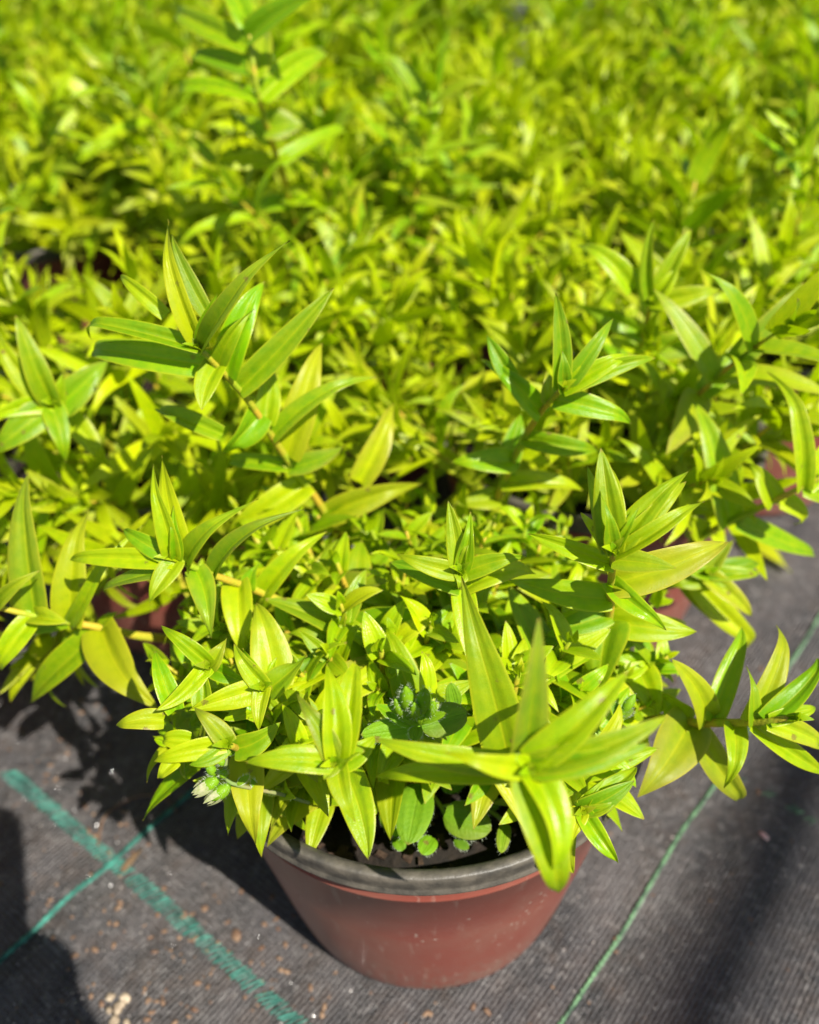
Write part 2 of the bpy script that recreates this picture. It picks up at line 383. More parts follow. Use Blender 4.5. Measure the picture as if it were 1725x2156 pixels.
def gz(x, y):
    near = math.exp(-(max(0, abs(x) - 0.4) * 6) ** 2) * math.exp(-(max(0, abs(y - 0.35) - 0.4) * 6) ** 2)
    return near * (0.0016 * math.sin(x * 31 + 1.3 * math.sin(y * 17)) + 0.0010 * math.sin(y * 43 + x * 21 + 1) + 0.0007 * math.sin(x * 127 + y * 61 + 2 * math.sin(y * 30))) + float(shade_fold_h(x, y)) * near - 0.0034

DA = np.array([math.cos(GA), math.sin(GA)]); DB = np.array([-math.sin(GA), math.cos(GA)])
C0 = np.array([PX, PY])
def yarn(dirv, perp, off, t0, t1, mat, rad, label):
    mb = MB(); st = 0.0006; rnd = random.Random(int(off * 1e4))
    for ph in (0, math.pi):
        pts = []
        t = t0
        while t < t1:
            a = t / 0.0058 * 2 * math.pi + ph
            r_ = rad * (0.75 + 0.15 * math.sin(t * 400))
            q = C0 + perp * (off + math.cos(a) * r_ + 0.0006 * math.sin(t * 60)) + dirv * t
            pts.append((q[0], q[1], gz(q[0], q[1]) + rad * 0.85 + 0.55 * rad * math.sin(a))); t += st * 1.5
        tube(mb, pts, rad * 0.72, 6, sub=1)
    o = obj('woven_thread', mb.mesh('woven_thread', [mat])); tag(o, label, None, None, 'structure')
def stitches(dirv, perp, off, t0, t1, mat, half, label, keep=1.0):
    mb = MB(); rnd = random.Random(int(off * 1e4) + 3); t = t0
    while t < t1:
        if rnd.random() < keep:
            w = half * rnd.uniform(0.8, 1.12); sk = rnd.uniform(0.35, 0.75) * half
            pts = []
            for k in np.linspace(-1, 1, 6):
                q = C0 + perp * (off + k * w) + dirv * (t + sk * k)
                pts.append((q[0], q[1], gz(q[0], q[1]) + 0.0001 + 0.0005 * (1 - k * k)))
            tube(mb, pts, rnd.uniform(0.00035, 0.00055), 5, sub=1)
        t += rnd.uniform(0.0017, 0.0026)
    o = obj('woven_thread', mb.mesh('woven_thread', [mat])); tag(o, label, None, None, 'structure')
stitches(DA, DB, -0.0894, -0.20, 0.12, M_TEAL, 0.0036, 'teal ladder of short stitches across the cloth at lower left', 0.96)
yarn(DB, DA, -0.1141, -0.22, 0.10, M_TEAL, 0.0010, 'twisted teal yarn crossing the stitched band at lower left')
yarn(DB, DA, 0.0874, -0.26, 0.40, M_GRN, 0.0007, 'twisted green yarn running up the cloth right of the pot')
stitches(DA, DB, 0.1274, -0.05, 0.30, M_GRN, 0.0024, 'faint green stitched band at the right edge of the cloth', 0.45)

# unseen pipe, added high above to cast the soft shadow stripe at the right
g0, g1 = at(1735, 1560, 0), at(1478, 2156, 0)
hv = np.array([SAZ[0] / math.tan(SEL), SAZ[1] / math.tan(SEL), 1.0]) * 2.7
gd = nrm(g1 - g0); mb = MB(); tube(mb, [g0 + hv - gd * 0.02, (g0 + g1) / 2 + hv + gd * 0.6, g1 + hv + gd * 1.6], 0.017, 20, sub=1)
o = obj('added_shadow_pipe', mb.mesh('added_shadow_pipe', [M_RIM0], g0 + hv)); o.location = g0 + hv
tag(o, 'unseen grey overhead pipe added to cast the soft shadow at lower right', 'pipe')

# ------------------------------------------------------------------ pots
def lathe(mb, prof, n=96, wob=0.0, tint=(0.5, 0.5, 0), mat=0):
    th = np.linspace(0, 2 * np.pi, n, endpoint=False)
    P = np.array([[(r * math.cos(a) * (1 + wob * math.cos(2 * a + 1)), r * math.sin(a) * (1 + wob * math.cos(2 * a + 1)), z) for a in th] for r, z in prof])
    mb.grid(P, np.zeros(P.shape[:2] + (2,)), tint, mat, True)
RR = 0.085
def pot_meshes():
    a = MB(); lathe(a, [(0.0, 0.004), (0.052, 0.004), (0.054, 0.0), (0.0600, 0.0), (0.0612, 0.0012), (0.0620, 0.004), (0.0655, 0.02), (0.0740, 0.065), (0.0805, PH - 0.021), (0.0812, PH - 0.0203), (0.0813, PH - 0.0190), (0.0810, PH - 0.0183), (0.0830, PH - 0.0105), (0.0822, PH - 0.006)])
    b = MB(); lathe(b, [(0.0828, PH - 0.0080), (0.0836, PH - 0.0094), (0.0850, PH - 0.0092), (0.0855, PH - 0.0086), (0.0855, PH - 0.0078), (0.0848, PH - 0.0071), (0.0848, PH - 0.0060), (0.0853, PH - 0.003), (0.0853, PH - 0.0006), (0.0848, PH), (0.0830, PH), (0.0808, PH - 0.0012), (0.0790, PH - 0.012), (0.0755, PH - 0.035)])
    rnd = random.Random(3); n = 40
    c = MB(); P = []
    for i in range(15):
        r = 0.0785 * i / 14; row = []
        for j in range(n):
            th = 2 * math.pi * j / n
            row.append((r * math.cos(th), r * math.sin(th), PH - 0.020 + (rnd.gauss(0, 0.0016) if 0 < i < 14 else -0.001)))
        P.append(row)
    P = np.array(P); P[0, :, 2] = P[0, 0, 2]
    c.grid(P, np.zeros(P.shape[:2] + (2,)), (0, 0, 0), 0, True)
    for k in range(420):
        r = 0.073 * math.sqrt(rnd.random()); th = rnd.uniform(0, 6.28)
        q = np.array([r * math.cos(th), r * math.sin(th), PH - 0.0185]); sz = rnd.uniform(0.0007, 0.0023)
        V = []
        for sx_ in (-1, 1):
            for sy in (-1, 1):
                for sz_ in (-1, 1): V.append((sx_ * sz * rnd.uniform(0.7, 1.6), sy * sz * rnd.uniform(0.4, 0.9), sz_ * sz * rnd.uniform(0.2, 0.5)))
        M = np.array(Matrix.Rotation(rnd.uniform(0, 6), 3, 'Z') @ Matrix.Rotation(rnd.uniform(-0.6, 0.6), 3, 'X'))
        V = np.array(V) @ M.T + q
        c.raw(V, [(0, 1, 3, 2), (4, 6, 7, 5), (0, 4, 5, 1), (2, 3, 7, 6), (0, 2, 6, 4), (1, 5, 7, 3)], mat=1)
    return a.mesh('pot', [M_POT]), b.mesh('pot_rim', [M_RIM]), c.mesh('soil', [M_SOIL, M_BARK], smooth=False)
ME_POT, ME_RIM, ME_SOIL = pot_meshes()

def potted(x, y, label, group=None, rz=0.0):
    t = empty('potted_plant', (x, y, 0)); tag(t, label, 'potted plant', group)
    p = obj('pot', ME_POT, t); r = obj('pot_rim', ME_RIM, p); s = obj('soil', ME_SOIL, t)
    p.rotation_euler.z = rz; s.rotation_euler.z = rz
    return t

# ------------------------------------------------------------------ shoots
def proto(h, nodes, lmax, seed, yel=0.42, bend=0.15, nv=8, nu=4, wr=0.27, tipspace=0.0035, LF=(0.30, 0.56, 0.78, 0.95, 1.0, 1.0, 0.95, 0.9, 0.85, 0.8), EL=(80, 68, 56, 45, 35, 27, 18, 8, 0, -6)):
    rnd = random.Random(seed); mb = MB()
    bx, by = rnd.uniform(-bend, bend), rnd.uniform(-bend, bend)
    def path(s): f = s / h; return np.array([bx * h * f * f, by * h * f * f, s])
    tube(mb, [path(h * k / 5) for k in range(6)], [0.0016, 0.0012, 0.0005], 6, rt(rnd, 0.5), 1, 3)
    pos = [h]; sp = tipspace
    for i in range(nodes - 1): pos.append(pos[-1] - sp); sp = min(sp * 1.45, 0.0135 * rnd.uniform(0.85, 1.15))
    az = rnd.uniform(0, 6.28)
    for i, s in enumerate(pos):
        if s < 0.004: break
        p = path(s); ax = nrm(path(s + 0.001) - path(s - 0.001))
        for k in range(2):
            a = az + i * math.pi / 2 + k * math.pi + rnd.gauss(0, 0.16)
            el = R(EL[min(i, 9)] + rnd.gauss(0, 8))
            l = lmax * LF[min(i, 9)] * rnd.uniform(0.82, 1.12)
            hz = np.array([math.cos(a), math.sin(a), 0]); hz = nrm(hz - ax * (hz @ ax))
            d = hz * math.cos(el) + ax * math.sin(el)
            leaf(mb, p + hz * 0.0006, p + d * l, ax + 0.15 * np.array([rnd.gauss(0, 1), rnd.gauss(0, 1), 0]), l * wr * rnd.uniform(0.85, 1.15) + 0.0006, rnd.uniform(0.02, 0.12),
                 rnd.uniform(0.25, 0.7), rt(rnd, yel - 0.02 * i), nv, nu, rnd.gauss(0, 0.35), rnd.uniform(0, 0.06), hook=rnd.uniform(-0.15, 0.35))
    return mb.mesh('shoot', [M_LEAF, M_STEM])

PR_BIG = [proto(0.085 + 0.01 * (i % 4), 9, 0.039 + 0.0025 * (i % 5), 100 + i, 0.80, 0.25, 10, 4, 0.23) for i in range(14)]
PR_TALL = [proto(0.145 + 0.008 * (i % 3), 11, 0.042 + 0.003 * (i % 3), 200 + i, 0.42, 0.22, 10, 4, 0.26, 0.005) for i in range(6)]
PR_SML = [proto(0.045 + 0.006 * (i % 4), 5, 0.020 + 0.0025 * (i % 4), 300 + i, 0.46, 0.2, 10, 6, 0.43, 0.0035, (0.20, 0.50, 0.62, 0.95, 1.0, 1.0, 0.9, 0.9, 0.85, 0.8), (70, 34, 26, 22, 14, 8, 4, 0, -4, -6)) for i in range(12)]

def put(me, parent, lx, ly, lz, lean, leandir, spin, scale, name='shoot'):
    o = obj(name, me, parent)
    ax = Vector((-math.sin(leandir), math.cos(leandir), 0))
    o.matrix_local = Matrix.Translation((lx, ly, lz)) @ Matrix.Rotation(lean, 4, ax) @ Matrix.Rotation(spin, 4, 'Z') @ Matrix.Scale(scale, 4)
    return o

def fill(t, rnd, n, rmax=0.074, tall=2, hmul=1.0, sector=None, spread=0.75):
    k = 0; pts = []; tries = 0
    while k < n and tries < 4000:
        tries += 1
        r = rmax * math.sqrt(rnd.random()); th = rnd.uniform(0, 2 * math.pi)
        x, y = r * math.cos(th), r * math.sin(th)
        if sector and sector(x, y): continue
        if any((x - a) ** 2 + (y - b) ** 2 < 0.0085 ** 2 for a, b in pts): continue
        pts.append((x, y))
        lean = spread * (r / rmax) + rnd.gauss(0, 0.13)
        if k < tall: put(rnd.choice(PR_TALL), t, x * 0.6, y * 0.6, PH - 0.02, lean * 0.4, th, rnd.uniform(0, 6.28), rnd.uniform(0.85, 1.05) * hmul)
        else: put(rnd.choice(PR_BIG), t, x, y, PH - 0.02, lean, th, rnd.uniform(0, 6.28), rnd.uniform(0.68, 1.0) * hmul)
        k += 1

# --- near potted plant and its traced shoots
HERO = potted(PX, PY, 'lime green leafy plant in the nearest brick red pot with a grey rim', rz=0.3)
POT_L = potted(-0.135, 0.435, 'potted lime plant just behind the nearest pot to the left, dark soil showing', rz=1.1)
POT_R = potted(0.100, 0.418, 'potted lime plant just behind the nearest pot to the right, red wall showing', rz=2.0)
POT_FR = potted(0.232, 0.545, 'potted lime plant at the right edge whose red wall stands above the bare cloth', rz=2.9)
POT_FL = potted(-0.296, 0.378, 'potted lime plant at the left edge, only a strip of its red wall showing', rz=0.7)

def traced(owner, stem, leaves, yel=0.35, sub=True, name='shoot', rad=(0.0019, 0.0009), asc=0.35, seed=1, label=None, cup=True, axis=None, topn=4):
    """stem: (X, Y, z) from base to tip; leaves: (bx, by, tx, ty, width_px, yellow, ascent or None, brown)"""
    rnd = random.Random(seed); org = np.array(owner.location)
    S = [at(*q) for q in stem]
    mb = MB(); pts = tube(mb, S, rad, 10, rt(rnd, 0.5), 1, 6)
    SP = [(q, (q - CAM) @ FWD) for q in pts]
    AX = nrm(S[-1] - S[-2]) if axis is None else nrm(axis)
    lobs = []
    for i, lf in enumerate(leaves):
        bx, by, tx, ty, w = lf[:5]; y_ = lf[5] if len(lf) > 5 and lf[5] is not None else yel
        a_ = lf[6] if len(lf) > 6 and lf[6] is not None else asc; br = lf[7] if len(lf) > 7 else 0
        best = None
        for q, dep in SP:
            g = (q - CAM); rr = ray(bx, by) / FPX * dep
            e = np.linalg.norm(rr - g)
            if best is None or e < best[0]: best = (e, q, dep)
        dep = best[2]; b3 = at_depth(bx, by, dep - 0.001 * (1 if i < topn else 0))
        if best[0] < 0.010: b3 = best[1] * 0.75 + b3 * 0.25
        P0 = at_depth(tx, ty, dep); l0 = np.linalg.norm(P0 - b3); rv = nrm(ray(tx, ty)); bestk = None
        for k in np.linspace(-0.9, 0.9, 37):
            P = P0 - rv * k * l0; v = nrm(P - b3); cst = abs(v @ AX - a_) + 0.10 * k * k + (0.5 if P[2] < 0.02 else 0)
            if bestk is None or cst < bestk[0]: bestk = (cst, P)
        tip = bestk[1]; view = nrm(CAM - b3)
        up = AX * 0.45 + view * 0.85 + 0.08 * np.array([rnd.gauss(0, 1), rnd.gauss(0, 1), rnd.gauss(0, 1)])
        wr = w * dep / FPX * 1.24
        lm = mb if not sub else MB()
        leaf(lm, b3, tip, up, wr, rnd.uniform(0.03, 0.13), rnd.uniform(0.42, 0.88), rt(rnd, y_, br), 20, 8, rnd.gauss(0, 0.42), rnd.uniform(0.02, 0.08), hook=rnd.uniform(-0.1, 0.8), rnd=rnd, side=rnd.gauss(0, 0.035))
        if sub: lobs.append(lm)
    if cup:                                           # the small closed leaves at the growing tip
        e = S[-1]
        for k in range(4):
            a = k * math.pi / 2 + rnd.uniform(0, 0.4); hz = nrm(np.cross(AX, [math.cos(a), math.sin(a), 0.3]))
            l = 0.0075 if k % 2 else 0.0055
            leaf(mb, e, e + nrm(hz * (0.5 if k % 2 else 0.28) + AX) * l, AX, 0.0032, 0.12, 0.6, rt(rnd, yel), 8, 4, rnd=rnd)
    o = obj(name, mb.mesh('shoot', [M_LEAF, M_STEM], org), owner)
    for lm in lobs: obj('leaf', lm.mesh('leaf', [M_LEAF], org), o)
    return o

# A  tall leaning shoot, upper left
traced(HERO, [(760, 1230, .115), (690, 1088, .150), (600, 960, .190), (520, 840, .222), (425, 738, .248)], [
    (408, 690, 342, 473, 44, .35, .75), (436, 660, 357, 492, 34, .35, .7), (436, 720, 572, 508, 46, .25, .7),
    (405, 722, 140, 671, 46, .40, .3), (350, 665, 243, 572, 30, .45, .3), (455, 775, 149, 727, 62, .15, .1), (455, 768, 425, 862, 56, .30, .1),
    (490, 788, 554, 590, 62, .15, .4), (508, 812, 699, 606, 58, .20, .3), (560, 885, 572, 762, 52, .1, .3),
    (565, 856, 470, 952, 66, .25, .05, .05), (470, 915, 312, 852, 46, .2, .1, .1), (583, 920, 770, 785, 42, .5, .2, .15),
    (622, 955, 672, 722, 66, .85, .4, .1), (592, 993, 462, 965, 42, .35, .0), (610, 990, 724, 941, 42, .25, .1), (600, 985, 577, 925, 26, .3, .3),
    (645, 1010, 471, 1128, 66, .75, .0), (682, 1092, 868, 1022, 62, .55, .1, .2), (757, 1015, 827, 843, 56, .75, .3, .45),
    (440, 715, 398, 672, 30, .3, .6), (420, 705, 455, 620, 30, .2, .9), (470, 760, 520, 660, 40, .2, .6)], seed=11, yel=.3)
# B  middle left shoot
traced(HERO, [(760, 1370, .118), (640, 1292, .150), (540, 1243, .168), (440, 1208, .186), (372, 1178, .198)], [
    (345, 1155, 312, 997, 44, .4, .7), (395, 1155, 341, 960, 52, .4, .6), (372, 1170, 360, 1092, 30, .3, .9), (345, 1165, 254, 1110, 38, .4, .4),
    (355, 1190, 124, 1174, 44, .45, .3), (393, 1190, 492, 1070, 48, .25, .5), (462, 1212, 607, 1078, 50, .25, .3), (375, 1185, 312, 1267, 46, .35, .2),
    (405, 1210, 440, 1335, 50, .35, .0), (360, 1225, 192, 1246, 40, .1, .1), (495, 1245, 508, 1372, 66, .6, .0, .1), (552, 1255, 666, 1127, 52, .5, .2, .1),
    (705, 1180, 606, 1292, 62, .85, .0, .35), (530, 1240, 540, 1190, 34, .3, .3)], seed=12, yel=.35)
# C  shoot leaving the picture at the left
traced(HERO, [(420, 1350, .118), (300, 1340, .135), (215, 1322, .146), (75, 1297, .160), (-40, 1270, .172)], [
    (75, 1288, 46, 996, 78, .35, .4), (-5, 1275, 68, 1208, 36, .35, .4), (78, 1300, -12, 1415, 52, .3, .2), (150, 1315, 165, 1083, 66, .85, .3, .1),
    (142, 1325, 243, 1130, 30, .2, .3), (212, 1350, 65, 1479, 62, .4, -.1), (218, 1330, 300, 1472, 88, .5, .0, .2), (218, 1328, 117, 1369, 32, .35, .1),
    (138, 1318, 55, 1331, 26, .1, .2), (215, 1322, 246, 1288, 26, .25, .4), (85, 1295, 140, 1310, 46, .1, .2)], seed=13, yel=.35)
# D
traced(HERO, [(640, 1500, .120), (590, 1460, .155), (556, 1446, .186)], [
    (556, 1436, 494, 1366, 44, .35, .4), (566, 1448, 641, 1384, 52, .2, .3), (540, 1456, 397, 1496, 48, .6, .1), (552, 1452, 545, 1532, 38, .4, .2),
    (590, 1425, 540, 1268, 78, .4, .1), (600, 1445, 716, 1360, 62, .2, .1), (585, 1475, 628, 1594, 60, .4, .0), (540, 1400, 510, 1366, 38, .35, .2)], seed=14)
# E
traced(HERO, [(560, 1470, .116), (480, 1420, .158), (442, 1402, .185)], [
    (436, 1395, 340, 1319, 42, .35, .3), (450, 1392, 470, 1352, 36, .3, .5), (400, 1415, 329, 1496, 42, .55, .2), (425, 1490, 420, 1402, 52, .4, .1), (440, 1408, 405, 1440, 28, .4, .3),
    (370, 1495, 325, 1370, 46, .35, .0), (500, 1450, 480, 1356, 40, .35, .2), (440, 1420, 520, 1440, 40, .3, .2), (345, 1515, 240, 1530, 40, .45, .1), (455, 1480, 398, 1535, 50, .3, .0)], seed=15, sub=False, topn=2)
# F
traced(HERO, [(600, 1620, .114), (530, 1590, .155), (482, 1568, .183)], [
    (478, 1560, 413, 1493, 42, .4, .4), (492, 1580, 588, 1522, 50, .2, .3), (462, 1576, 319, 1604, 42, .55, .1), (460, 1590, 398, 1610, 30, .3, .2),
    (512, 1600, 530, 1757, 64, .4, .25), (545, 1640, 548, 1797, 58, .4, .2), (550, 1640, 636, 1741, 50, .25, .2), (400, 1560, 338, 1555, 44, .5, .0), (370, 1600, 333, 1640, 34, .5, .0)], seed=16, sub=False, topn=2)
# G
traced(HERO, [(770, 1640, .112), (740, 1620, .158), (706, 1606, .195)], [
    (700, 1590, 629, 1475, 46, .35, .4), (718, 1575, 690, 1397, 68, .35, .2), (712, 1600, 766, 1583, 46, .15, .4), (690, 1608, 517, 1606, 50, .5, .1),
    (722, 1625, 778, 1812, 72, .4, .2), (712, 1620, 742, 1720, 46, .45, .3), (752, 1545, 748, 1390, 72, .5, .0), (715, 1600, 790, 1552, 52, .1, .1),
    (700, 1612, 682, 1640, 34, .45, .4), (690, 1590, 556, 1584, 46, .4, .0)], seed=17)
# H  largest star of leaves, nearest the lens
traced(HERO, [(1000, 1560, .115), (1060, 1600, .165), (1115, 1618, .216)], [
    (1112, 1600, 1136, 1320, 70, .25, .75), (1078, 1580, 974, 1248, 88, .35, .5), (1130, 1562, 1320, 1413, 70, .35, .2), (1130, 1575, 1410, 1507, 60, .35, .2),
    (1100, 1592, 793, 1557, 64, .3, .15), (1110, 1618, 963, 1588, 46, .6, .5), (1125, 1618, 1370, 1567, 56, .3, .25), (1120, 1612, 1197, 1625, 36, .2, .6),
    (1085, 1640, 777, 1632, 56, .25, -.1), (1110, 1640, 1185, 1907, 92, .3, -.1), (1140, 1640, 1172, 1850, 84, .2, .1), (1120, 1600, 1235, 1530, 38, .2, .5),
    (1005, 1620, 1145, 1800, 40, .95, -.1), (1010, 1500, 958, 1320, 44, .95, .0), (1120, 1600, 1080, 1590, 30, .3, .7)], seed=18, yel=.3, rad=(0.0024, 0.0016))
# I
traced(HERO, [(1000, 1450, .118), (978, 1300, .165), (970, 1208, .198)], [
    (962, 1190, 944, 1054, 38, .4, .6), (974, 1192, 991, 1096, 34, .35, .8), (955, 1200, 839, 1167, 38, .6, .3), (985, 1208, 1100, 1170, 40, .35, .3),
    (955, 1235, 822, 1184, 54, .2, .1), (990, 1235, 1130, 1195, 54, .25, .1), (972, 1196, 984, 1146, 20, .4, .9), (970, 1210, 968, 1232, 30, .4, .6),
    (975, 1240, 990, 1400, 50, .4, -.2), (965, 1300, 935, 1340, 40, .6, -.2), (970, 1470, 930, 1345, 60, .95, .1)], seed=19)
# J
traced(HERO, [(1240, 1460, .118), (1280, 1310, .165), (1286, 1240, .195), (1292, 1165, .222)], [
    (1275, 1150, 1236, 984, 40, .15, .5), (1293, 1150, 1266, 945, 60, .35, .55), (1310, 1150, 1447, 990, 52, .25, .4), (1320, 1172, 1478, 1044, 44, .35, .3),
    (1288, 1188, 1111, 1124, 46, .2, .2), (1300, 1178, 1424, 1196, 44, .15, .2), (1290, 1262, 1070, 1214, 58, .1, .1), (1300, 1228, 1531, 1136, 84, .35, .15, .1),
    (1285, 1225, 1397, 1312, 52, .2, .1), (1285, 1305, 1262, 1450, 96, .45, -.1), (1310, 1310, 1468, 1330, 62, .55, .0), (1275, 1295, 1150, 1335, 52, .2, .0),
    (1296, 1155, 1278, 1062, 36, .35, .9), (1305, 1120, 1340, 1075, 20, .3, .8), (1300, 1150, 1290, 985, 46, .4, .4), (1320, 1140, 1446, 1010, 44, .6, .3), (1290, 1160, 1225, 1080, 30, .7, .3)], seed=20, yel=.35)
# N  shoot lying out over the cloth at the right
traced(HERO, [(1330, 1500, .118), (1435, 1520, .132), (1530, 1522, .145), (1600, 1520, .155), (1660, 1512, .162)], [
    (1492, 1515, 1411, 1385, 52, .4, .3), (1500, 1510, 1575, 1316, 50, .2, .3), (1578, 1520, 1657, 1308, 48, .35, .35), (1612, 1508, 1740, 1378, 48, .35, .5),
    (1615, 1512, 1730, 1488, 34, .3, .5), (1615, 1520, 1750, 1580, 48, .35, .2), (1580, 1525, 1745, 1632, 48, .45, .1), (1548, 1528, 1541, 1642, 46, .4, .1),
    (1588, 1535, 1585, 1420, 32, .4, .4), (1450, 1522, 1362, 1662, 92, .3, .0), (1455, 1535, 1582, 1698, 62, .6, -.1), (1430, 1520, 1400, 1465, 60, .15, .1)], seed=21)
# O
traced(HERO, [(1180, 1660, .114), (1200, 1700, .135), (1224, 1706, .152)], [
    (1225, 1700, 1335, 1642, 46, .2, .3), (1228, 1708, 1302, 1817, 46, .45, .1), (1222, 1712, 1206, 1764, 38, .45, .3), (1225, 1708, 1298, 1688, 26, .4, .5),
    (1220, 1700, 1262, 1655, 26, .4, .8), (1210, 1690, 1190, 1620, 46, .4, .2), (1180, 1760, 1208, 1840, 50, .3, -.1), (1240, 1690, 1345, 1615, 50, .15, .1)], seed=22, sub=False, topn=3)
# more near leaves behind the star, right
traced(HERO, [(1290, 1500, .112), (1330, 1450, .128), (1350, 1415, .140)], [
    (1330, 1395, 1383, 1500, 66, .5, .0), (1300, 1420, 1350, 1520, 60, .3, .0), (1360, 1420, 1410, 1370, 44, .1, .1), (1345, 1400, 1260, 1380, 50, .4, .1)], seed=23, sub=False)

# K  shoot behind, upper centre right
traced(POT_R, [(1010, 1180, .115), (1042, 1068, .150), (1080, 970, .180), (1130, 880, .208), (1182, 820, .230)], [
    (1163, 812, 1168, 614, 44, .3, .6), (1208, 808, 1293, 668, 36, .4, .5), (1215, 815, 1386, 750, 44, .4, .3), (1180, 850, 1338, 885, 48, .35, .1),
    (1145, 882, 1030, 760, 44, .35, .3), (1082, 810, 1025, 705, 40, .2, .3), (1100, 925, 1272, 945, 50, .3, .1), (1085, 980, 957, 970, 52, .5, .1),
    (1058, 1022, 1232, 1028, 52, .5, .1, .1), (1210, 800, 1186, 745, 36, .35, .8), (1200, 815, 1330, 740, 44, .3, .5), (1165, 850, 1155, 780, 36, .1, .3),
    (1060, 990, 1100, 870, 50, .15, .3), (1060, 1050, 960, 1060, 44, .4, .0)], seed=31, yel=.35)
# L
traced(POT_FR, [(1300, 900, .115), (1330, 800, .150), (1350, 720, .185), (1372, 640, .215)], [
    (1330, 610, 1224, 508, 48, .4, .3), (1370, 620, 1455, 480, 44, .4, .5), (1365, 610, 1378, 460, 30, .4, .7), (1360, 640, 1520, 603, 46, .3, .2),
    (1345, 728, 1507, 736, 56, .25, .1), (1350, 700, 1210, 640, 44, .3, .2), (1340, 740, 1430, 690, 40, .35, .2), (1372, 630, 1340, 560, 36, .2, .6), (1380, 620, 1430, 560, 34, .5, .6), (1335, 760, 1240, 720, 50, .1, .1)], seed=32, yel=.35)
# M  shoot leaning out to the right edge
traced(POT_R, [(1400, 1190, .112), (1480, 1130, .138), (1560, 1088, .155), (1640, 1050, .172), (1740, 1000, .185)], [
    (1535, 1110, 1468, 838, 66, .35, .3), (1685, 1030, 1657, 790, 50, .4, .4), (1632, 1072, 1590, 980, 52, .55, .2), (1545, 1108, 1735, 1168, 44, .35, .0),
    (1480, 1128, 1440, 1085, 44, .8, .2), (1700, 1030, 1760, 900, 50, .3, .4), (1690, 1040, 1745, 1070, 44, .5, .1), (1650, 1060, 1700, 1110, 40, .7, .0)], seed=33)
# Q
traced(POT_R, [(1380, 1240, .112), (1440, 1225, .125), (1485, 1208, .140)], [
    (1490, 1205, 1544, 1138, 32, .4, .4), (1495, 1208, 1605, 1208, 34, .35, .2), (1490, 1215, 1540, 1232, 34, .35, .3), (1478, 1215, 1415, 1228, 46, .4, .1), (1500, 1225, 1586, 1298, 46, .4, .0),
    (1462, 1232, 1618, 1370, 52, .6, -.1), (1450, 1250, 1545, 1330, 34, .4, -.1), (1500, 1200, 1608, 1180, 40, .05, .0), (1480, 1205, 1440, 1195, 34, .3, .2)], seed=34, topn=3)
# P  left shoot
traced(POT_L, [(300, 1000, .112), (220, 930, .150), (160, 880, .175), (112, 850, .198)], [
    (106, 835, 35, 662, 56, .35, .5), (100, 840, -10, 700, 48, .45, .4), (122, 860, 222, 760, 64, .2, .2), (95, 858, -20, 880, 40, .45, .3), (100, 870, 137, 965, 46, .4, .1),
    (135, 870, 223, 977, 54, .35, .0), (88, 870, -20, 955, 60, .1, .0), (118, 850, 130, 790, 36, .3, .7), (115, 855, 100, 900, 28, .4, .5)], seed=35)

# --- small shoots that carpet the near pot
rnd = random.Random(5)
spots = [(470, 1540, .145), (400, 1470, .145), (350, 1420, .142), (500, 1440, .15), (380, 1560, .138), (540, 1520, .15), (480, 1330, .148), (420, 1290, .142), (560, 1110, .158), (500, 1160, .155), (450, 1190, .150), (520, 1070, .155), (600, 1040, .155), (380, 1260, .142), (660, 1120, .16), (440, 1250, .150), (714, 1160, .160), (778, 1235, .158), (800, 1270, .160), (704, 1318, .160), (808, 1392, .162), (870, 1362, .158), (832, 1085, .150), (906, 1098, .150), (1085, 1385, .158), (965, 1420, .15),
         (1060, 1280, .156), (1180, 1420, .150), (620, 1370, .152), (900, 1300, .150), (850, 1440, .152), (1130, 1080, .150), (1010, 1090, .150), (1170, 1270, .150), (600, 1120, .145), (560, 1180, .145), (740, 1440, .15),
         (1000, 1180, .145), (1060, 1170, .148), (880, 1200, .146), (640, 1480, .15), (1240, 1560, .148), (640, 1620, .140), (1150, 1180, .145), (420, 1480, .14), (1320, 1340, .145), (560, 1560, .15), (640, 1560, .155), (450, 1430, .15), (380, 1440, .14), (520, 1500, .155), (830, 1530, .15), (780, 1470, .155), (1260, 1640, .14), (1290, 1590, .14), (1120, 1480, .155), (930, 1280, .16), (860, 1280, .165), (960, 1120, .16), (700, 1240, .165), (780, 1340, .165), (1050, 1120, .16), (1210, 1340, .16), (660, 1420, .16)]
def put_at(P, parent, me, sc_, tilt=0.25):
    base_r = 0.60
    loc = np.array(parent.location); lp = P - loc
    b = np.array([lp[0] * base_r, lp[1] * base_r, PH - 0.02]); d = lp - b; L = np.linalg.norm(d)
    h0 = max(v.co.z for v in me.vertices) * 0.93
    o = obj('shoot', me, parent)
    q = Vector(d).to_track_quat('Z', 'Y').to_matrix().to_4x4()
    s = L / h0; s = min(max(s, sc_ * 0.8), sc_ * 1.35)
    top = Vector(lp) - Vector(nrm(d)) * (h0 * s)
    o.matrix_local = Matrix.Translation(top) @ q @ Matrix.Rotation(rnd.uniform(0, 6.28), 4, 'Z') @ Matrix.Scale(s, 4)
for X, Y, z in spots: put_at(at(X, Y, z + 0.012), HERO, rnd.choice(PR_SML), 1.3)
pts = []
while len(pts) < 96:
    r = 0.078 * math.sqrt(rnd.random()); th = rnd.uniform(0, 6.28); x, y = r * math.cos(th), r * math.sin(th)
    if y < -0.050: continue       # the bare front edge where the weeds grow
    if any((x - a) ** 2 + (y - b) ** 2 < 0.0082 ** 2 for a, b in pts): continue
    pts.append((x, y)); rr = r / 0.078
    z = PH + rnd.uniform(0.010, 0.050) * (1 - 0.5 * rr) + 0.002
    put_at(np.array([PX + x * (1 + 0.22 * rr), PY + y * (1 + 0.12 * rr), z]), HERO, rnd.choice(PR_SML), 1.3)

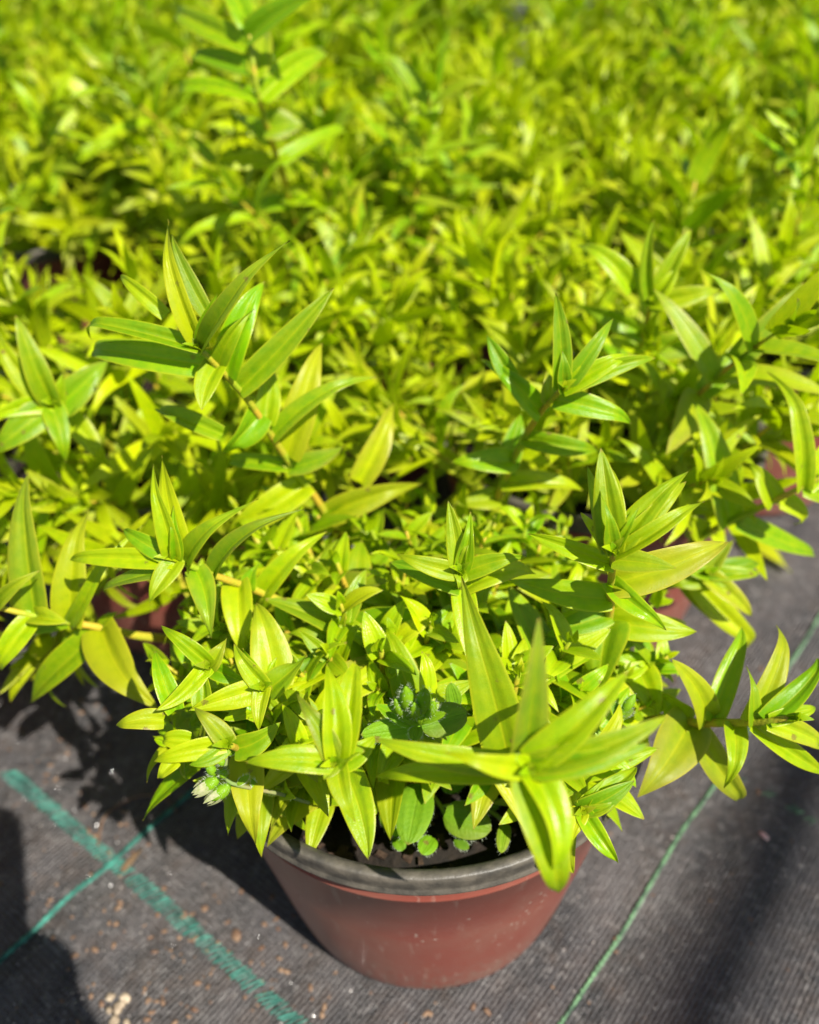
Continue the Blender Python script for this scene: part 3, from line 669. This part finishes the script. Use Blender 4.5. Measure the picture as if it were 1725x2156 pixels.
# --- neighbours
def behind_left(x, y): return -0.055 < x < -0.01 and -0.05 < y < -0.01
fill(POT_L, random.Random(21), 66, tall=2, spread=1.15, sector=behind_left)
fill(POT_R, random.Random(22), 60, tall=2, spread=0.75, sector=lambda x, y: x > 0.045 and y < 0.0)
fill(POT_FR, random.Random(23), 46, tall=3, spread=0.6, sector=lambda x, y: y < -0.055)
fill(POT_FL, random.Random(24), 60, tall=1, spread=1.05, sector=lambda x, y: x > 0.04 and y < 0.0)

rs = random.Random(77)                             # shoots hanging over the front of the left neighbour
for th in (-2.35, -2.05, -1.8, -1.6, -1.35, -1.1, -0.8):
    put(rs.choice(PR_BIG), POT_L, 0.074 * math.cos(th), 0.074 * math.sin(th), PH - 0.004, 1.75 + rs.gauss(0, 0.1), th, rs.uniform(0, 6.28), 0.85)

# --- the field of pots behind
placed = [(0.0028, 0.245), (-0.135, 0.435), (0.10, 0.418), (0.232, 0.545), (-0.293, 0.40)]
ORD = ['second', 'third', 'fourth', 'fifth', 'sixth', 'seventh', 'eighth', 'ninth']
POS = ['leftmost', 'second from the left', 'third from the left', 'fourth from the left', 'fifth from the left', 'sixth from the left', 'seventh from the left', 'eighth from the left', 'ninth from the left', 'tenth from the left']
rows = []
y = 0.575; ri = 0
while y < 1.50:
    half = 0.50 * (y * 0.9) + 0.10; xs = []
    x = -0.40 - 0.186 * 6 + (0.093 if ri % 2 else 0.0) + 0.392
    row = []
    while x < half:
        if x > -half:
            xx, yy = x + rnd.gauss(0, 0.006), y + rnd.gauss(0, 0.006) - 0.03 * x
            if all((xx - a) ** 2 + (yy - b) ** 2 > 0.168 ** 2 for a, b in placed): 
                if not (yy > 1.36 and xx < -0.5): row.append((xx, yy)); placed.append((xx, yy))
        x += 0.186
    rows.append(row); y += 0.163; ri += 1
for i, row in enumerate(rows):
    for j, (x, y) in enumerate(row):
        lab = 'blurred lime potted plant, %s in the %s row from the front' % (POS[j], ORD[min(i + 1, 7)])
        t = potted(x, y, lab, 'potted lime plants massed behind the nearest pot', rnd.uniform(0, 6.28))
        fill(t, random.Random(1000 + i * 50 + j), 58 if i < 3 else 44, tall=rnd.choice([2, 3, 5, 6]), hmul=rnd.uniform(0.95, 1.15), spread=0.9)

near_t = min([o for o in COL.objects if o.name.startswith('potted_plant')], key=lambda o: (o.location.x + 0.13) ** 2 + (o.location.y - 0.58) ** 2)
traced(near_t, [(640, 520, .150), (622, 470, .175), (600, 390, .208), (570, 290, .245), (542, 190, .272), (524, 60, .298)], [
    (547, 215, 692, 108, 54, .2, .3), (540, 215, 350, 190, 44, .25, .1), (600, 345, 425, 350, 40, .6, .1), (600, 335, 752, 265, 34, .3, .2), (575, 300, 480, 232, 44, .1, .2),
    (560, 270, 640, 260, 60, .1, .1), (524, 100, 345, 5, 54, .25, .3), (535, 80, 672, -10, 56, .2, .3), (528, 60, 470, -40, 50, .3, .5), (530, 140, 380, 110, 40, .2, .1),
    (612, 420, 700, 440, 40, .3, .0), (608, 430, 500, 470, 44, .3, .0), (540, 160, 560, 60, 50, .1, .4)], seed=41, yel=.25, rad=(0.0022, 0.0010), name='shoot')

# ------------------------------------------------------------------ weeds in the near pot
def hairs(mb, a, b, r, n, ln_, rnd, w=0.00005):
    a, b = np.array(a), np.array(b); d = nrm(b - a)
    for k in range(n):
        t = rnd.random(); v = nrm(np.cross(d, [rnd.gauss(0, 1), rnd.gauss(0, 1), rnd.gauss(0, 1)]))
        p = a + (b - a) * t + v * r * (math.sin(math.pi * (0.1 + 0.85 * t))) ** 0.6 * 0.9
        e = p + nrm(v + 0.35 * d) * ln_ * rnd.uniform(0.5, 1.1); sd = nrm(np.cross(v, d)) * w
        mb.raw([p - sd, p + sd, e, p + d * w * 1.6], [(0, 1, 2), (0, 3, 2)])
def bud(mb, a, b, r, mat=0, tint=(0.6, 0.4, 0)):
    a, b = np.array(a), np.array(b); t = np.linspace(0, 1, 11); 
    tube(mb, [a + (b - a) * x for x in t], [max(0.0001, r * math.sin(math.pi * min(1, 0.08 + 0.9 * x)) ** 0.75) for x in t], 10, tint, mat, 1)
def weed(label, X, Y, z, stems, leaves, buds, seed):
    rnd = random.Random(seed); org = at(X, Y, z); th = empty('hairy_weed', org); tag(th, label, 'weed')
    for st, r in stems:
        P = [at(*q) for q in st]; mb = MB(); tube(mb, P, r, 7); hm = MB()
        for i in range(len(P) - 1): hairs(mb, P[i], P[i + 1], r, int(np.linalg.norm(P[i + 1] - P[i]) * 6500), 0.0011, rnd, 0.00004)
        obj('stem', mb.mesh('stem', [M_WSTEM], org), th)
    for (bx, by, bz, tx, ty, tz, w, ye) in leaves:
        a, b = at(bx, by, bz), at(tx, ty, tz); mb = MB(); wr = w * 0.85 * np.linalg.norm(b - CAM) / FPX
        leaf(mb, a, b, nrm(CAM - a) + np.array([0, 0, 0.4]), wr, 0.06, 0.2, rt(rnd, ye), 14, 8, 0, 0.03, ovate=True, rnd=rnd)
        hb = MB(); d = b - a; sd = nrm(np.cross(d, CAM - a)) * wr * 0.46
        o = obj('leaf', mb.mesh('leaf', [M_WEED], org), th)
        for q in range(64):
            t = rnd.random(); sg = rnd.choice((-1, 1)); pr_ = ((t + 0.02) ** 0.45 * (1 - t) ** 0.55) / 0.49
            p = a + d * t + sd * sg * pr_ * rnd.choice([1, 1, 1, 0.6]) + nrm(CAM - a) * wr * 0.06; e = p + nrm(sd * sg + d * 0.3 + 0.3 * nrm(CAM - a) * np.linalg.norm(sd)) * rnd.uniform(0.0006, 0.0013)
            q2 = nrm(d) * 0.00005; hb.raw([p - q2, p + q2, e], [(0, 1, 2)])
        obj('hair', hb.mesh('hair', [M_HAIR], org), o)
    for (bx, by, bz, tx, ty, tz, r, pale) in buds:
        a, b = at(bx, by, bz), at(tx, ty, tz); mb = MB()
        bud(mb, a, b, r, 0, (0.8, 0.55, 0))
        if pale:
            d = nrm(b - a)
            for k in range(6):
                v = nrm(np.cross(d, [rnd.gauss(0, 1), rnd.gauss(0, 1), rnd.gauss(0, 1)]))
                leaf(mb, a + (b - a) * 0.35 + v * r * 0.7, b + d * 0.0018 + v * r * rnd.uniform(0.2, 0.9), v, r * 0.9, 0.1, 0.2, (0.5, 0.5, 0), 6, 4, mat=1, rnd=rnd)
        o = obj('flower_bud', mb.mesh('flower_bud', [M_WEED, M_BUD], org), th)
        hb = MB(); hairs(hb, a, b, r, 70, 0.0013, rnd); obj('hair', hb.mesh('hair', [M_HAIR], org), o)

weed('bushy hairy weed with fuzzy bud cluster, in the middle of the near plant', 870, 1560, .125,
     [([(860, 1600, .133), (868, 1560, .163), (872, 1510, .183)], 0.0009)],
     [(885, 1530, .178, 760, 1548, .178, 62, .3), (888, 1530, .178, 985, 1500, .178, 84, .25), (960, 1490, .168, 948, 1437, .178, 40, .0), (880, 1525, .183, 815, 1480, .190, 30, .4),
      (880, 1525, .183, 925, 1478, .190, 30, .4), (872, 1520, .183, 850, 1470, .193, 26, .5), (880, 1530, .183, 870, 1560, .183, 34, .4), (882, 1520, .183, 940, 1502, .190, 26, .5), (868, 1530, .183, 812, 1500, .186, 24, .5)],
     [(862, 1500, .190, 854, 1446, .202, .0021, 0), (890, 1500, .190, 896, 1450, .202, .0021, 0), (850, 1508, .188, 832, 1472, .196, .0016, 0), (900, 1508, .188, 915, 1478, .196, .0016, 0), (875, 1512, .190, 872, 1480, .198, .0016, 0)], 1)
weed('low hairy weed with round dark green leaves above the near grey rim', 930, 1750, .108,
     [([(900, 1660, .108), (930, 1700, .112), (960, 1760, .112)], 0.0008), ([(930, 1700, .112), (1000, 1690, .114), (1064, 1730, .116)], 0.0008)],
     [(884, 1652, .124, 859, 1779, .124, 92, .1), (815, 1696, .116, 845, 1762, .116, 62, .5), (938, 1712, .120, 1035, 1748, .120, 88, .15), (911, 1764, .114, 887, 1799, .116, 46, .5),
      (957, 1768, .114, 988, 1787, .114, 26, .5), (1065, 1734, .120, 1055, 1797, .121, 34, .4), (930, 1660, .116, 985, 1620, .118, 60, .1), (800, 1650, .116, 770, 1690, .114, 50, .3), (760, 1700, .112, 740, 1740, .112, 44, .0),
      (1010, 1700, .114, 1050, 1680, .114, 50, .1), (850, 1790, .110, 830, 1760, .110, 30, .2)], [], 2)
weed('hairy weed sprig with two pale withered flower buds hanging out at the left', 640, 1680, .125,
     [([(650, 1690, .137), (595, 1673, .150), (530, 1660, .158), (478, 1643, .164), (476, 1600, .170), (478, 1570, .174)], 0.0006)],
     [(500, 1652, .162, 525, 1632, .164, 16, .4), (474, 1600, .170, 455, 1580, .172, 14, .5), (478, 1590, .170, 500, 1575, .172, 14, .5), (540, 1662, .158, 530, 1640, .160, 12, .5)],
     [(460, 1640, .165, 420, 1664, .162, .0021, 1), (484, 1654, .164, 443, 1684, .161, .0021, 1), (452, 1632, .166, 436, 1606, .170, .0015, 0), (474, 1638, .166, 466, 1620, .169, .0013, 0), (478, 1578, .172, 480, 1556, .177, .0015, 0), (470, 1612, .170, 462, 1596, .172, .0012, 0)], 3)
weed('small hairy weed tip poking out beside the right end of the star', 1300, 1510, .150,
     [([(1290, 1560, .125), (1298, 1525, .148), (1310, 1500, .156)], 0.0005)],
     [(1305, 1515, .152, 1285, 1478, .156, 34, .2), (1300, 1512, .152, 1335, 1494, .155, 20, .3)],
     [(1312, 1500, .156, 1338, 1462, .162, .0016, 0), (1300, 1508, .154, 1322, 1488, .158, .0012, 0), (1338, 1532, .140, 1328, 1562, .140, .0016, 1)], 4)
weed('thin hairy weed stalk with one upright bud between the left rosettes', 622, 1560, .140,
     [([(640, 1600, .120), (624, 1545, .145), (616, 1500, .158)], 0.0005)],
     [(620, 1530, .150, 634, 1512, .153, 12, .4), (619, 1520, .150, 606, 1508, .153, 12, .4)],
     [(616, 1500, .158, 613, 1462, .166, .0015, 0), (622, 1530, .150, 636, 1520, .155, .0010, 0)], 5)

# ------------------------------------------------------------------ litter on the cloth
rnd = random.Random(99)
def lump(mb, c, sx_, sy_, sz_, rnd, mat=0, nlat=6, nlon=8, tint=(0.5, 0.5, 0)):
    P = []; M = np.array(Matrix.Rotation(rnd.uniform(0, 6.28), 3, 'Z') @ Matrix.Rotation(rnd.uniform(-0.3, 0.3), 3, 'X'))
    for i in range(nlat):
        la = math.pi * i / (nlat - 1) - math.pi / 2
        P.append([np.array([sx_ * math.cos(la) * math.cos(2 * math.pi * j / nlon), sy_ * math.cos(la) * math.sin(2 * math.pi * j / nlon), sz_ * math.sin(la)]) * (rnd.uniform(0.75, 1.2) if 0 < i < nlat - 1 else 1) @ M.T + c for j in range(nlon)])
    P = np.array(P); mb.grid(P, np.zeros(P.shape[:2] + (2,)), tint, mat, True)
mb = MB()
for k in range(9000):
    x = rnd.uniform(-0.32, 0.32); y = rnd.uniform(0.13, 0.62)
    if (x - PX) ** 2 + (y - PY) ** 2 < 0.063 ** 2: continue
    s_ = 0.00018 + 0.00050 * rnd.random() ** 4; z = gz(x, y) + s_ * 0.4
    jx, jy = rnd.uniform(-.6, .6) * s_, rnd.uniform(-.6, .6) * s_
    V = [(x + s_, y, z), (x, y + s_ * rnd.uniform(.6, 1.2), z), (x - s_, y, z), (x, y - s_ * rnd.uniform(.6, 1.2), z), (x + jx, y + jy, z + s_ * 0.6), (x, y, z - s_ * 0.5)]
    mb.raw(V, [(0, 1, 4), (1, 2, 4), (2, 3, 4), (3, 0, 4), (1, 0, 5), (2, 1, 5), (3, 2, 5), (0, 3, 5)])
tag(obj('grit', mb.mesh('grit', [M_GRIT], smooth=False)), 'pale sand grains scattered over the black cloth', 'grit', None, 'stuff')
mb = MB()
for k in range(420):
    cx_, cy_, sp_ = rnd.choice([(-0.20, 0.34, .03), (-0.16, 0.27, .03), (-0.13, 0.21, .03), (-0.06, 0.20, .02), (-0.20, 0.45, .04), (0.13, 0.30, .05), (0.02, 0.175, .03), (-0.10, 0.19, .02)])
    x, y = rnd.gauss(cx_, sp_), rnd.gauss(cy_, sp_)
    if (x - PX) ** 2 + (y - PY) ** 2 < 0.064 ** 2: continue
    q = rnd.uniform(0.0004, 0.0013); lump(mb, np.array([x, y, gz(x, y) + q * 0.3]), q * rnd.uniform(.8, 2.0), q, q * 0.5, rnd, 0, 5, 6)
tag(obj('compost_crumbs', mb.mesh('compost_crumbs', [M_STRAW])), 'brown compost crumbs scattered on the cloth', 'compost', None, 'stuff')
def litter(name, label, cat, X, Y, mat, sx_, sy_, sz_, n=1, group=None, spread=0.0):
    g = at(X, Y, 0); o0 = np.array([g[0], g[1], gz(g[0], g[1])]); mb = MB()
    for k in range(n):
        lump(mb, o0 + np.array([rnd.gauss(0, spread), rnd.gauss(0, spread), sz_ * 0.6]), sx_ * rnd.uniform(.7, 1.2), sy_ * rnd.uniform(.7, 1.2), sz_ * rnd.uniform(.7, 1.1), rnd)
    o = obj(name, mb.mesh(name, [mat], o0)); o.location = o0; tag(o, label, cat, group)
litter('stone', 'crumbled tan stone at the bottom edge beside the shadow', 'stone', 255, 2120, M_STONE, .0023, .0018, .0011, 9, None, .0042)
litter('bark_chip', 'rusty brown chip on the cloth below the teal band', 'bark chip', 495, 1965, M_BARK2 if 'M_BARK2' in globals() else M_STRAW, .0030, .0020, .0008)
litter('bark_chip', 'reddish chip close to the left end of the teal crossing', 'bark chip', 345, 1870, M_STRAW, .0018, .0013, .0006)
litter('bark_chip', 'brown chip left of the teal band near the hand shadow', 'bark chip', 228, 1790, M_STRAW, .0022, .0014, .0006)
litter('petal', 'small pink petal on the bare cloth at the right', 'petal', 1610, 1760, M_PETAL, .0026, .0017, .0005)
litter('seed', 'yellowish seed on the cloth right of the teal band', 'seed', 430, 1910, M_STRAW, .0022, .0022, .0007)
def flat_leaf(X0, Y0, X1, Y1, w, mat, label, yel, z=0.002):
    a, b = at(X0, Y0, 0), at(X1, Y1, 0); a[2] = gz(a[0], a[1]) + z; b[2] = gz(b[0], b[1]) + z
    mb = MB(); leaf(mb, a, b, (0.1, -0.1, 1), w, 0.10, 0.1, rt(rnd, yel), 12, 6, 0.3, 0.08)
    o0 = a.copy(); o = obj('fallen_leaf', mb.mesh('fallen_leaf', [mat], o0)); o.location = o0; tag(o, label, 'leaf')
flat_leaf(1570, 1140, 1665, 1208, 0.013, M_LEAF, 'curled pale yellow leaf lying by the red pot at the right', 1.0, 0.004)
flat_leaf(258, 1835, 306, 1785, 0.0030, M_DRY, 'narrow tan dry leaf lying across the teal crossing', .5)
flat_leaf(150, 1080, 220, 1120, 0.008, M_DRY, 'dry brown leaf on the cloth in the dark gap at the left', .5)
mb = MB(); P = [at(x, y, 0) for x, y in ((205, 1775), (215, 1720), (250, 1690), (300, 1672), (345, 1680), (372, 1705))]
for p in P: p[2] = gz(p[0], p[1]) + 0.0012
tube(mb, P, [0.0006, 0.0004], 6); o = obj('dry_stalk', mb.mesh('dry_stalk', [M_STRAW], P[0])); o.location = P[0]
tag(o, 'thin curved dry stalk on the cloth in the pot shadow', 'stalk')

# ------------------------------------------------------------------ phone and hand that take the picture (behind the lens; they shade the cloth)
def cf(a, b, c): return CAM + RGT * a + UPV * b + FWD * c
mb = MB(); ring = []
for (ca, cb, a0) in ((0.014, 0.012, 0), (-0.042, 0.012, 90), (-0.042, -0.115, 180), (0.014, -0.115, 270)):
    for k in range(7): ring.append((ca + 0.010 * math.cos(R(a0 + 15 * k)), cb + 0.010 * math.sin(R(a0 + 15 * k))))
def rr_(c, s): return [cf(-0.014 + (a + 0.014) * s, -0.0515 + (b + 0.0515) * s, c) for a, b in ring]
P = np.array([rr_(-0.0025, 0.02), rr_(-0.0025, 0.985), rr_(-0.0032, 1), rr_(-0.0095, 1), rr_(-0.0102, 0.985), rr_(-0.0102, 0.02)])
mb.grid(P, np.zeros(P.shape[:2] + (2,)), (0, 0, 0), 0, True)
o = obj('phone', mb.mesh('phone', [M_PHONE], CAM)); o.location = CAM
tag(o, 'black phone held above the plants, casting the straight edged shadow', 'phone')
def skin(name, chains, mat, parent, levels=2):
    V, E, Rd = [], [], []
    for ch in chains:
        prev = ch.get('root')
        for p, r in ch['p']:
            V.append(p); Rd.append(r); i = len(V) - 1
            if prev is not None: E.append((prev, i))
            prev = i
        
    me = bpy.data.meshes.new(name); me.from_pydata([tuple(v) for v in V], E, []); me.materials.append(mat)
    o = obj(name, me, parent); m = o.modifiers.new('skin', 'SKIN'); m.use_smooth_shade = True
    me.skin_vertices.new() if not me.skin_vertices else None
    for i, r in enumerate(Rd): me.skin_vertices[0].data[i].radius = (r, r); me.skin_vertices[0].data[i].use_root = (i == 0)
    sb = o.modifiers.new('sub', 'SUBSURF'); sb.levels = levels; sb.render_levels = levels
    return o
person = empty('person', (0, 0, 0)); tag(person, 'hand and dark sleeved forearm holding the phone behind the camera', 'person')
arm = [(cf(0.10, -0.34, -0.16), .040), (cf(0.075, -0.24, -0.09), .032), (cf(0.058, -0.155, -0.045), .025), (cf(0.050, -0.115, -0.028), .026), (cf(0.042, -0.085, -0.022), .025)]
skin('hand', [dict(p=arm),
    dict(root=4, p=[(cf(0.038, -0.052, -0.020), .010), (cf(0.036, -0.047, -0.004), .0085), (cf(0.018, -0.045, 0.007), .0080), (cf(-0.004, -0.046, 0.008), .0070)]),
    dict(root=4, p=[(cf(0.040, -0.070, -0.018), .010), (cf(0.038, -0.068, -0.002), .0088), (cf(0.018, -0.067, 0.008), .0082), (cf(-0.008, -0.068, 0.009), .0072)]),
    dict(root=4, p=[(cf(0.042, -0.089, -0.016), .010), (cf(0.040, -0.089, -0.001), .0085), (cf(0.020, -0.089, 0.008), .0080), (cf(-0.004, -0.090, 0.009), .0070)]),
    dict(root=3, p=[(cf(0.044, -0.108, -0.016), .009), (cf(0.040, -0.110, -0.002), .0075), (cf(0.024, -0.110, 0.007), .0070), (cf(0.006, -0.111, 0.008), .0062)]),
    dict(root=3, p=[(cf(0.038, -0.085, -0.042), .012), (cf(0.024, -0.062, -0.034), .0100), (cf(0.006, -0.048, -0.023), .0085)])], M_SKIN, person)
skin('sleeve', [dict(p=[(cf(0.125, -0.44, -0.22), .056), (cf(0.10, -0.34, -0.16), .050), (cf(0.080, -0.255, -0.10), .044)])], M_SLEEVE, person, 1)
